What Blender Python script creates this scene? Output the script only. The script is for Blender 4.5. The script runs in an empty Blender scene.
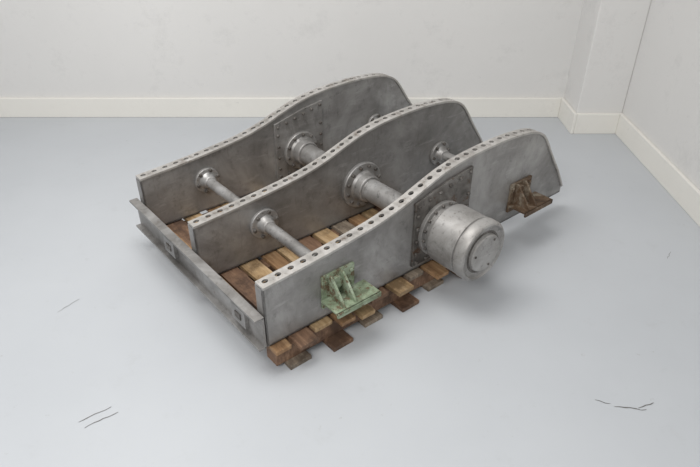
import bpy, bmesh, math, random
from mathutils import Vector, Matrix
random.seed(7)
scene=bpy.context.scene
COL=bpy.context.collection

# ---------------------------------------------------------------- materials
def newmat(name):
    m=bpy.data.materials.new(name); m.use_nodes=True
    nt=m.node_tree; b=nt.nodes["Principled BSDF"]
    return m,nt,b
def noise(nt,scale,detail=6,rough=.6,vec=None,stretch=None,dist=0):
    n=nt.nodes.new("ShaderNodeTexNoise"); n.inputs["Scale"].default_value=scale
    n.inputs["Detail"].default_value=detail; n.inputs["Roughness"].default_value=rough
    n.inputs["Distortion"].default_value=dist
    tc=nt.nodes.new("ShaderNodeTexCoord")
    mp=nt.nodes.new("ShaderNodeMapping")
    if stretch: mp.inputs["Scale"].default_value=stretch
    nt.links.new(tc.outputs["Object"],mp.inputs["Vector"])
    nt.links.new(mp.outputs["Vector"],n.inputs["Vector"])
    return n
def ramp(nt,fac,stops):
    r=nt.nodes.new("ShaderNodeValToRGB")
    while len(r.color_ramp.elements)<len(stops): r.color_ramp.elements.new(.5)
    for e,(p,c) in zip(r.color_ramp.elements,stops):
        e.position=p; e.color=(*c,1) if len(c)==3 else c
    nt.links.new(fac,r.inputs["Fac"]); return r
def mix(nt,fac,a,b):
    m=nt.nodes.new("ShaderNodeMix"); m.data_type='RGBA'
    nt.links.new(fac,m.inputs[0]); nt.links.new(a,m.inputs[6]); nt.links.new(b,m.inputs[7])
    return m.outputs[2]
def rgb(nt,c):
    n=nt.nodes.new("ShaderNodeRGB"); n.outputs[0].default_value=(*c,1); return n.outputs[0]
def g(v,w=0): return (v*(1+w),v,v*(1-w))

def metal(name,lo,mid,hi,metallic=.55,rough=.42,rust=0.0,rustcol=(.12,.045,.018),scale=5,bump=.15,stretch=None,grime=0.0,scratch=0.0,edge=0.0,speck=.7):
    m,nt,b=newmat(name)
    n1=noise(nt,scale,9,.66,stretch=stretch,dist=.4)
    r1=ramp(nt,n1.outputs["Fac"],[(.34,lo),(.5,mid),(.66,hi)])
    col=r1.outputs["Color"]
    if grime>0:
        ng=noise(nt,2.3,7,.62,stretch=(1.0,1,1.8),dist=.8)
        rg=ramp(nt,ng.outputs["Fac"],[(.50,(0,0,0)),(.68,(grime,)*3)])
        col=mix(nt,rg.outputs["Color"],col,rgb(nt,tuple(x*.6 for x in lo)))
    if scratch>0:
        ns=noise(nt,6,5,.65,stretch=(1,1,5),dist=.2)
        rs=ramp(nt,ns.outputs["Fac"],[(.58,(0,0,0)),(.72,(scratch,)*3)])
        col=mix(nt,rs.outputs["Color"],col,rgb(nt,tuple(min(1,x*1.45) for x in hi)))
        nd=noise(nt,9,6,.75,stretch=(4,4,.8),dist=.4)
        rd=ramp(nt,nd.outputs["Fac"],[(.58,(0,0,0)),(.70,(min(1,scratch*1.1),)*3)])
        col=mix(nt,rd.outputs["Color"],col,rgb(nt,(lo[0]*.5,lo[1]*.46,lo[2]*.40)))
    n2=noise(nt,scale*6,5,.7)
    r2=ramp(nt,n2.outputs["Fac"],[(.30,(1,1,1)),(.44,(0,0,0))])
    mm=nt.nodes.new("ShaderNodeMath"); mm.operation='MULTIPLY'; mm.inputs[1].default_value=speck
    nt.links.new(r2.outputs["Color"],mm.inputs[0])
    col=mix(nt,mm.outputs[0],col,rgb(nt,tuple(x*.45 for x in lo)))
    if rust>0:
        n3=noise(nt,scale*2.2,8,.75)
        r3=ramp(nt,n3.outputs["Fac"],[(.72-rust*.35,(0,0,0)),(.80-rust*.35,(1,1,1))])
        col=mix(nt,r3.outputs["Color"],col,rgb(nt,rustcol))
    if edge>0:
        ge=nt.nodes.new("ShaderNodeNewGeometry")
        re=ramp(nt,ge.outputs["Pointiness"],[(.52,(0,0,0)),(.60,(edge,)*3)])
        col=mix(nt,re.outputs["Color"],col,rgb(nt,(.6,.58,.55)))
    nt.links.new(col,b.inputs["Base Color"])
    b.inputs["Metallic"].default_value=metallic
    rr=nt.nodes.new("ShaderNodeMapRange"); rr.inputs[3].default_value=rough-.08; rr.inputs[4].default_value=rough+.22
    nt.links.new(n2.outputs["Fac"],rr.inputs[0]); nt.links.new(rr.outputs[0],b.inputs["Roughness"])
    bp=nt.nodes.new("ShaderNodeBump"); bp.inputs["Strength"].default_value=bump; bp.inputs["Distance"].default_value=.004
    nt.links.new(n2.outputs["Fac"],bp.inputs["Height"]); nt.links.new(bp.outputs[0],b.inputs["Normal"])
    return m
M_plate=metal("galvanised_plate",g(.20,.04),g(.30,.03),g(.41,.02),.5,.38,rust=.10,rustcol=(.12,.08,.055),scale=3.0,grime=.45,scratch=.28,speck=.4,bump=.08)
M_flange=metal("flange_steel",g(.14,.09),g(.28,.06),g(.48,.03),.4,.42,rust=.52,rustcol=(.085,.052,.032),scale=7,edge=.5)
M_channel=metal("channel_steel",g(.16,.06),g(.27,.04),g(.40,.02),.45,.42,rust=.22,rustcol=(.10,.062,.04),scale=4,grime=.4,scratch=.3,speck=.5)
M_hole_shade=metal("flange_hole_shade",g(.03,.1),g(.05,.1),g(.09,.1),.3,.6,rust=.3,scale=20)  # near-black colour standing in for the shade inside the flange holes
M_tube=metal("shaft_steel",g(.22,.04),g(.33,.03),g(.47,.01),.5,.36,rust=.10,scale=6,scratch=.2)
M_drum=metal("hub_paint",g(.20,.05),g(.31,.035),g(.42,.02),.4,.38,rust=.26,rustcol=(.11,.085,.065),scale=7,scratch=.3,edge=.4)
M_pad=metal("pad_steel",g(.06,.1),g(.14,.08),g(.27,.05),.4,.45,rust=.46,rustcol=(.10,.052,.028),scale=7)
M_bolt=metal("bolt_steel",g(.06,.1),g(.13,.1),g(.25,.05),.4,.5,rust=.3,scale=30)
M_recess=metal("hub_recess_dark",g(.06,.1),g(.11,.08),g(.2,.05),.3,.55,rust=.2,scale=14)  # darker tone for the recessed ring around the hub cap
M_green=metal("green_paint",(.12,.145,.09),(.24,.30,.20),(.40,.46,.35),.0,.7,rust=.60,rustcol=(.12,.075,.04),scale=12)
M_rust=metal("rusty_steel",(.05,.03,.018),(.14,.09,.055),(.32,.28,.22),.2,.6,rust=.30,rustcol=(.09,.042,.02),scale=14)

def woodmat(name,a,b_,c):
    m,nt,b=newmat(name)
    n1=noise(nt,5,8,.7,stretch=(9,1,3))
    r=ramp(nt,n1.outputs["Fac"],[(.3,a),(.5,b_),(.7,c)])
    n2=noise(nt,5,7,.75)
    r2=ramp(nt,n2.outputs["Fac"],[(.48,(0,0,0)),(.62,(.8,.8,.8))])
    col=mix(nt,r2.outputs["Color"],r.outputs["Color"],rgb(nt,tuple(x*.5 for x in a)))
    nt.links.new(col,b.inputs["Base Color"]); b.inputs["Roughness"].default_value=.7
    return m
WOODS=[woodmat("wood_ochre",(.23,.14,.065),(.40,.27,.14),(.56,.41,.25)),
       woodmat("wood_brown",(.10,.055,.035),(.20,.115,.07),(.32,.20,.125)),
       woodmat("wood_grey",(.13,.10,.075),(.25,.20,.15),(.40,.34,.27)),
       woodmat("wood_tan",(.19,.10,.05),(.34,.20,.10),(.48,.32,.18))]

def wallmat(name,c,dirt):
    m,nt,b=newmat(name)
    n=noise(nt,1.3,6,.6); r=ramp(nt,n.outputs["Fac"],[(.3,tuple(x*.95 for x in c)),(.7,c)])
    n2=noise(nt,2.6,9,.82); r2=ramp(nt,n2.outputs["Fac"],[(.53,(0,0,0)),(.66,(dirt,)*3)])
    col=mix(nt,r2.outputs["Color"],r.outputs["Color"],rgb(nt,tuple(x*.80 for x in c)))
    n5=noise(nt,9,7,.8,stretch=(1,1,1.6)); r5=ramp(nt,n5.outputs["Fac"],[(.63,(0,0,0)),(.70,(.45,)*3)])
    col=mix(nt,r5.outputs["Color"],col,rgb(nt,tuple(x*.66 for x in c)))
    nt.links.new(col,b.inputs["Base Color"]); b.inputs["Roughness"].default_value=.6
    bp=nt.nodes.new("ShaderNodeBump"); bp.inputs["Strength"].default_value=.1; bp.inputs["Distance"].default_value=.01
    n3=noise(nt,14,6); nt.links.new(n3.outputs["Fac"],bp.inputs["Height"]); nt.links.new(bp.outputs[0],b.inputs["Normal"])
    return m
M_wall=wallmat("wall_paint",(.735,.725,.71),.5)
M_base=wallmat("baseboard_paint",(.82,.80,.75),.3)
m,nt,b=newmat("floor_coating")
n=noise(nt,.9,6,.55); r=ramp(nt,n.outputs["Fac"],[(.3,(.475,.495,.52)),(.7,(.52,.54,.565))])
n2=noise(nt,5,10,.8); r2=ramp(nt,n2.outputs["Fac"],[(.57,(0,0,0)),(.75,(.38,)*3)])
col=mix(nt,r2.outputs["Color"],r.outputs["Color"],rgb(nt,(.40,.41,.42)))
n4=noise(nt,22,6,.7); r4=ramp(nt,n4.outputs["Fac"],[(.65,(0,0,0)),(.72,(.5,)*3)])
col=mix(nt,r4.outputs["Color"],col,rgb(nt,(.34,.34,.33)))
nt.links.new(col,b.inputs["Base Color"]); b.inputs["Roughness"].default_value=.40
b.inputs["Specular IOR Level"].default_value=.35
M_floor=m
m,nt,b=newmat("scuff_grey"); b.inputs["Base Color"].default_value=(.14,.135,.13,1); b.inputs["Roughness"].default_value=.8; M_scuff=m

# ---------------------------------------------------------------- helpers
def obj(name,verts,faces,mat,parent=None,smooth=False):
    me=bpy.data.meshes.new(name); me.from_pydata([tuple(v) for v in verts],[],faces); me.update()
    bm=bmesh.new(); bm.from_mesh(me); bmesh.ops.recalc_face_normals(bm,faces=bm.faces); bm.to_mesh(me); bm.free()
    o=bpy.data.objects.new(name,me); COL.objects.link(o)
    for mm in (mat if isinstance(mat,list) else [mat]): me.materials.append(mm)
    if smooth:
        for p in me.polygons: p.use_smooth=True
    if parent: o.parent=parent
    return o
class MB:
    def __init__(s): s.v=[]; s.f=[]; s.m=[]
    def add(s,v,f,mi=0):
        k=len(s.v); s.v+= [tuple(p) for p in v]; s.f+=[tuple(i+k for i in q) for q in f]; s.m+=[mi]*len(f)
    def box(s,x0,x1,y0,y1,z0,z1,mi=0,M=None):
        v=[Vector(p) for p in ((x0,y0,z0),(x1,y0,z0),(x1,y1,z0),(x0,y1,z0),(x0,y0,z1),(x1,y0,z1),(x1,y1,z1),(x0,y1,z1))]
        if M: v=[M@p for p in v]
        s.add(v,[(0,3,2,1),(4,5,6,7),(0,1,5,4),(1,2,6,5),(2,3,7,6),(3,0,4,7)],mi)
    def lathe_y(s,cx,cz,prof,n=40,mi=0,rot=0):
        v=[];f=[]
        for (y,r) in prof:
            for i in range(n):
                a=2*math.pi*i/n+rot; v.append((cx+r*math.cos(a),y,cz+r*math.sin(a)))
        for k in range(len(prof)-1):
            for i in range(n):
                j=(i+1)%n; f.append((k*n+i,k*n+j,(k+1)*n+j,(k+1)*n+i))
        f.append(tuple(range(n))); f.append(tuple(reversed([(len(prof)-1)*n+i for i in range(n)])))
        s.add(v,f,mi)
    def prism(s,pts,axis_dir,t,mi=0):
        d=Vector(axis_dir)*t; n=len(pts)
        v=[Vector(p) for p in pts]+[Vector(p)+d for p in pts]
        f=[tuple(range(n)),tuple(reversed(range(n,2*n)))]+[(i,(i+1)%n,n+(i+1)%n,n+i) for i in range(n)]
        s.add(v,f,mi)
    def make(s,name,mat,parent=None,bevel=0,smooth=True):
        o=obj(name,s.v,s.f,mat,parent)
        for p,mi in zip(o.data.polygons,s.m): p.material_index=mi
        if smooth:
            for p in o.data.polygons: p.use_smooth=True
            o.data.set_sharp_from_angle(angle=math.radians(32))
        if bevel:
            bv=o.modifiers.new("bevel",'BEVEL'); bv.width=bevel; bv.segments=2; bv.limit_method='ANGLE'; bv.angle_limit=math.radians(40)
        return o
def empty(name,loc=(0,0,0),rz=0):
    e=bpy.data.objects.new(name,None); e.location=loc; e.rotation_euler=(0,0,rz); e.empty_display_size=.2; COL.objects.link(e); return e

# ---------------------------------------------------------------- room
YB=4.22; PX0=1.565; PY=3.92; XR=1.88; HW=3.4; BH=.148
def boxobj(name,x0,x1,y0,y1,z0,z1,mat,parent=None,bevel=0):
    q=MB(); q.box(x0,x1,y0,y1,z0,z1); return q.make(name,mat,parent,bevel,smooth=False)
boxobj("floor",-4.2,XR+.1,-2.5,YB+.1,-.06,0,M_floor)
boxobj("wall_back",-4.2,PX0,YB,YB+.12,0,HW,M_wall)
boxobj("wall_pillar",PX0,XR,PY,YB+.12,0,HW,M_wall,bevel=.008)
boxobj("wall_right",XR,XR+.12,-2.5,YB+.12,0,HW,M_wall)
def baseboard(name,x0,x1,y0,y1):
    boxobj(name,x0,x1,y0,y1,0,BH,M_base,bevel=.004)
BT=.022
baseboard("baseboard_back",-4.2,PX0-BT,YB-BT,YB-.0005)
baseboard("baseboard_pillar_side",PX0-BT,PX0-.0005,PY-BT,YB-.0005)
baseboard("baseboard_pillar_front",PX0,XR-BT,PY-BT,PY-.0005)
baseboard("baseboard_right",XR-BT,XR-.0005,-2.5,PY-.0005)

def ribbon(q,pts,w):
    v=[];f=[]
    for i,p in enumerate(pts):
        a=Vector(pts[max(0,i-1)]); b=Vector(pts[min(len(pts)-1,i+1)]); d=(b-a).normalized(); nn=Vector((-d.y,d.x))
        ww=w*(.35+.65*math.sin(math.pi*(i+.4)/(len(pts)-.2)))*random.uniform(.6,1.2)
        v+=[(p[0]+nn.x*ww,p[1]+nn.y*ww,.0012),(p[0]-nn.x*ww,p[1]-nn.y*ww,.0012)]
    for i in range(len(pts)-1): f.append((2*i,2*i+1,2*i+3,2*i+2))
    q.add(v,f)
F=600.;PT=math.atan(393/600.);H=1.72
def wig(a,b,n,amp):
    a=Vector(a);b=Vector(b);d=b-a;nn=Vector((-d.y,d.x)).normalized()
    return [tuple(a+d*(i/n)+nn*random.uniform(-amp,amp)) for i in range(n+1)]
q=MB()
ribbon(q,wig((-1.275,2.00),(-1.215,2.09),6,.004),.0014)
ribbon(q,wig((-.96,1.41),(-.865,1.475),6,.003),.0022)
ribbon(q,wig((-.93,1.385),(-.835,1.455),7,.004),.0020)
ribbon(q,wig((.96,1.48),(1.07,1.46),6,.004),.0026)
ribbon(q,wig((1.045,1.47),(1.11,1.495),4,.003),.0020)
ribbon(q,wig((.90,1.51),(.95,1.49),3,.003),.0014)
ribbon(q,wig((1.56,2.40),(1.60,2.46),5,.004),.0012)
q.make("floor_scuff_mark",M_scuff,None,smooth=False)

# ---------------------------------------------------------------- conveyor frame
ANG=math.atan2(.636,.771)
root=empty("conveyor_drive_frame",(-.31,1.66,0),ANG)
ZB=.121
ctrl=[(0,.40),(.18,.412),(.36,.428),(.54,.450),(.68,.482),(.80,.522),(.92,.558),(1.07,.581),(1.28,.590),(1.43,.583),(1.53,.567),(1.60,.537),(1.648,.49),(1.72,.39),(1.81,.27),(1.88,.16)]
def cr(pts,sub=6):
    out=[]
    for i in range(len(pts)-1):
        p0=pts[max(0,i-1)];p1=pts[i];p2=pts[i+1];p3=pts[min(len(pts)-1,i+2)]
        for k in range(sub):
            t=k/sub
            out.append(tuple(.5*((2*b)+(-a+c)*t+(2*a-5*b+4*c-d)*t*t+(-a+3*b-3*c+d)*t**3) for a,b,c,d in zip(p0,p1,p2,p3)))
    out.append(pts[-1]); return out
prof=cr(ctrl)
cum=[0]
for a,b in zip(prof,prof[1:]): cum.append(cum[-1]+math.dist(a,b))
def at(s):
    s=max(0,min(cum[-1],s))
    for i in range(len(cum)-1):
        if s<=cum[i+1]:
            t=(s-cum[i])/(cum[i+1]-cum[i]); a=prof[i];b=prof[i+1]
            d=Vector((b[0]-a[0],b[1]-a[1])).normalized()
            return (a[0]+(b[0]-a[0])*t,a[1]+(b[1]-a[1])*t),d
S_HOLE=[cum[i] for i in range(len(prof)) if prof[i][0]<=1.64][-1]
def side_plate(name,y):
    q=MB()
    poly=[(p[0],y,p[1]) for p in prof]+[(1.88,y,ZB),(0,y,ZB)]
    q.prism(poly,(0,1,0),.010)
    q.make(name+"_web",M_plate,root,smooth=False)
    fw=.054; y0=y-.008; ncell=int(S_HOLE/.055); L=S_HOLE/ncell; v=[];f=[]
    N=16; k=0; hr=.0108
    for c in range(ncell):
        sc=(c+.5)*L; ring_o=[];ring_i=[]
        for i in range(N):
            a=2*math.pi*i/N; cx,cy=math.cos(a),math.sin(a); mx=max(abs(cx),abs(cy))
            ring_o.append((sc+cx/mx*L/2, fw/2+cy/mx*fw/2)); ring_i.append((sc+cx*hr*1.2,fw/2+.004+cy*hr))
        for (s,w) in ring_o+ring_i:
            (px,pz),d=at(s); v.append((px,y0+w,pz))
        for i in range(N):
            j=(i+1)%N; f.append((k+i,k+j,k+N+j,k+N+i))
        k+=2*N
    n=14
    for i in range(n+1):
        s=S_HOLE+(cum[-1]-S_HOLE)*i/n; (px,pz),d=at(s); ww=fw*(1-.35*i/n)
        v+=[(px,y0,pz),(px,y0+ww,pz)]
    for i in range(n): f.append((k+2*i,k+2*i+1,k+2*i+3,k+2*i+2))
    me=bpy.data.meshes.new(name+"_top_flange"); me.from_pydata(v,[],f); me.update()
    bm=bmesh.new(); bm.from_mesh(me); bmesh.ops.remove_doubles(bm,verts=bm.verts,dist=.0004)
    bmesh.ops.recalc_face_normals(bm,faces=bm.faces); bm.to_mesh(me); bm.free()
    me.materials.append(M_flange)
    o=bpy.data.objects.new(name+"_top_flange",me); COL.objects.link(o); o.parent=root
    so=o.modifiers.new("thick",'SOLIDIFY'); so.thickness=.010; so.offset=0
    q=MB(); q.box(0,1.88,y,y+.05,ZB,ZB+.008); q.box(0,.008,y,y+.05,ZB,.39)
    q.make(name+"_foot_flange",M_plate,root,smooth=False)
    q=MB()
    q2=[(p[0],p[1]-.016) for p in prof if p[0]<1.645]
    vv=[];ff=[]
    for i,(a_,b_) in enumerate(q2):
        vv+=[(a_,y+.011,b_),(a_,y+.042,b_),(a_,y+.042,b_-.006),(a_,y+.011,b_-.006)]
    for i in range(len(q2)-1):
        for j in range(4):
            ff.append((4*i+j,4*i+(j+1)%4,4*i+4+(j+1)%4,4*i+4+j))
    q.add(vv,ff); q.make(name+"_hole_shade_strip",M_hole_shade,root,smooth=False)  # added dark strip under the flange, painted shade behind its holes
YA,YBm,YC=0,.52,1.05
side_plate("near_side_plate",YA); side_plate("centre_side_plate",YBm); side_plate("far_side_plate",YC)

def bolts(q,cx,cz,y,R,n,r=.008,h=.008,a0=0,mi=0):
    for i in range(n):
        a=a0+2*math.pi*i/n
        q.lathe_y(cx+R*math.cos(a),cz+R*math.sin(a),[(y,r),(y-h*.8,r),(y-h,r*.8)],6,mi,rot=a)
S1,S2,S3,ZS=.33,.90,1.46,.29
def flanged(q,cx,cz,y,R,rc,n,collar=.05,th=.016):
    q.lathe_y(cx,cz,[(y,R),(y-th*.8,R),(y-th,R-.003),(y-th,rc+.012),(y-th-.012,rc+.003),(y-collar,rc),(y-collar-.004,rc-.005)],44,0)
    bolts(q,cx,cz,y-th,(R+rc+.006)/2+.004,n,.0095,.011,.2,1)
q=MB()
for (s,r) in ((S1,.026),(S2,.055),(S3,.024)):
    for ya,yb in ((YC,YBm+.01),(YBm,YA+.01)):
        q.lathe_y(s,ZS,[(ya,r),(yb,r)],36)
q.make("cross_shafts",M_tube,root)
q=MB()
flanged(q,S1,ZS,YC,.066,.033,6,.045); flanged(q,S1,ZS,YBm,.072,.033,6,.05)
flanged(q,S2,ZS,YC-.012,.106,.068,10,.075,.02); flanged(q,S2,ZS,YBm,.120,.068,12,.07,.02)
flanged(q,S3,ZS,YC,.060,.030,6,.04); flanged(q,S3,ZS,YBm,.068,.032,6,.045)
q.make("shaft_flanges",[M_tube,M_bolt],root,bevel=.0015)

def pad(q,y,t,x0,x1,z0,zt0,zt1):
    pts=[(x0,y,z0),(x1,y,z0),(x1,y,zt1),((x0+x1)/2+.02,y,(zt0+zt1)/2+.012),(x0,y,zt0)]
    q.prism(pts,(0,-1,0),t,0)
    for i in range(6):
        xx=x0+.018+(x1-x0-.036)*i/5
        zz=zt0+(zt1-zt0)*i/5-.02
        q.lathe_y(xx,zz,[(y-t,.009),(y-t-.009,.0085)],6,1)
        q.lathe_y(xx,z0+.018,[(y-t,.009),(y-t-.009,.0085)],6,1)
    for i in range(1,5):
        for xx in (x0+.016,x1-.016):
            zz=z0+(zt0-z0)*i/5
            q.lathe_y(xx,zz,[(y-t,.009),(y-t-.009,.0085)],6,1)
q=MB(); pad(q,YC,.012,.745,1.06,.15,.475,.535); q.make("far_bearing_pad",[M_channel,M_bolt],root,bevel=.0015)
q=MB(); pad(q,YA,.012,.745,1.09,.15,.470,.535); q.make("near_bearing_pad",[M_pad,M_bolt],root,bevel=.0015)

q=MB(); y=-.012; R=.136; ZH=ZS+.008
q.lathe_y(S2,ZH,[(y,.130),(y-.018,.130),(y-.022,.112),(y-.05,.112),(y-.054,R-.006),(y-.06,R),(y-.195,R),(y-.199,R-.007),(y-.204,R-.007),(y-.208,R+.003),(y-.240,R+.003),(y-.252,R-.004),(y-.256,R-.012),(y-.248,R-.019),(y-.246,.100)],64)
q.lathe_y(S2,ZH,[(y-.244,.0985),(y-.2468,.0985)],48,2)
q.lathe_y(S2,ZH,[(y-.245,.087),(y-.260,.085),(y-.264,.080),(y-.264,.012)],56,0)
bolts(q,S2,ZH,y-.018,.121,16,.007,.012,.1,1)
bolts(q,S2,ZH,y-.264,.068,3,.006,.004,.9,1)
q.box(1.045,1.085,-.10,-.012,.20,.24,1)
q.lathe_y(1.065,.22,[(-.09,.012),(-.125,.012)],12,1)
q.make("drive_hub",[M_drum,M_bolt,M_recess],root,bevel=.0012)

def bracket(name,s,mat):
    q=MB(); z=.215
    q.box(s-.075,s+.085,-.012,-.0002,z-.04,z+.115)
    q.box(s-.085,s+.135,-.118,-.012,z,z+.009)
    q.box(s-.085,s+.135,-.120,-.111,z-.014,z+.009)
    for gx in (s-.045,s+.012):
        q.prism([(gx,-.012,z+.009),(gx,-.108,z+.009),(gx,-.102,z+.020),(gx,-.028,z+.112),(gx,-.012,z+.112)],(1,0,0),.010)
    q.lathe_y(s-.012,z+.07,[(-.012,.030),(-.028,.029)],24)
    q.lathe_y(s-.062,z+.09,[(-.012,.008),(-.020,.008)],6)
    q.lathe_y(s+.066,z+.09,[(-.012,.008),(-.020,.008)],6)
    q.lathe_y(s+.066,z+.035,[(-.012,.008),(-.020,.008)],6)
    q.make(name,mat,root,bevel=.0015)
bracket("green_bracket",S1,M_green); bracket("rusty_bracket",S3+.02,M_rust)

q=MB()
x=-.006; t=.010; ytop=1.125; ylo=-.004
q.box(x-t,x,ylo,ytop,ZB,.272)
q.box(x-.040,x,ylo,ytop,.264,.274)
q.box(x-.034,x,ylo,ytop,ZB,ZB+.010)
for yy in (.10,.70):
    q.box(x-t-.016,x-t,yy,yy+.10,ZB+.035,.235,1)
    q.box(x-t-.020,x-t-.016,yy+.03,yy+.07,ZB+.06,.21,2)
q.make("front_cross_channel",[M_channel,M_plate,M_bolt],root,bevel=.001,smooth=False)

# ---------------------------------------------------------------- pallet
pal=empty("wooden_pallet",(-.31,1.66,0),ANG)
q=MB(); x=.012; i=0
outs=[-.04,-.075,-.03,-.07,-.09,-.04,-.08,-.03,-.10,-.06,-.08,-.03,-.06]
kinds=[3,1,0,3,0,1,0,2,3,0,1,0,3]
while x<1.22:
    w=random.choice((.07,.085,.095)); yo=outs[i%len(outs)]
    a=random.uniform(-.015,.015)
    M=Matrix.Translation((x,0,0))@Matrix.Rotation(a,4,'Z')
    q.box(0,w,yo,1.11+random.uniform(-.03,.04),.094,.112+random.uniform(0,.004),kinds[i%13],M)
    x+=w+random.uniform(.014,.028); i+=1
for yy in (-.02,.46,1.0): q.box(.02,1.2,yy,yy+.07,.020,.094,1)
x=.06;i=3
while x<1.15:
    q.box(x,x+.1,-.055-(.03 if i%2==0 else 0),1.05,0,.020,(1,2)[i%2]); x+=.19;i+=1
q.make("pallet_boards",WOODS,pal,bevel=.002,smooth=False)

# ---------------------------------------------------------------- lights
def area(name,loc,rot,sx,sy,power,col=(1,1,1)):
    l=bpy.data.lights.new(name,'AREA'); l.shape='RECTANGLE'; l.size=sx; l.size_y=sy; l.energy=power; l.color=col
    o=bpy.data.objects.new(name,l); o.location=loc; o.rotation_euler=rot; COL.objects.link(o); return o
area("ceiling_light",(-.9,2.0,3.3),(0,0,0),2.2,1.2,73,(1,.985,.96))
area("ceiling_light.001",(-1.2,-1.0,3.2),(math.radians(40),0,0),1.8,1.0,77,(1,.985,.96))
w=bpy.data.worlds.new("world"); w.use_nodes=True; scene.world=w
w.node_tree.nodes["Background"].inputs[0].default_value=(.97,.985,1,1)
w.node_tree.nodes["Background"].inputs[1].default_value=.45
scene.view_settings.view_transform='Standard'

cam=bpy.data.cameras.new("camera"); cam.sensor_width=36; cam.lens=600/700*36
co=bpy.data.objects.new("camera",cam); COL.objects.link(co)
co.location=(0,0,H); co.rotation_euler=(math.pi/2-PT,0,0)
scene.camera=co
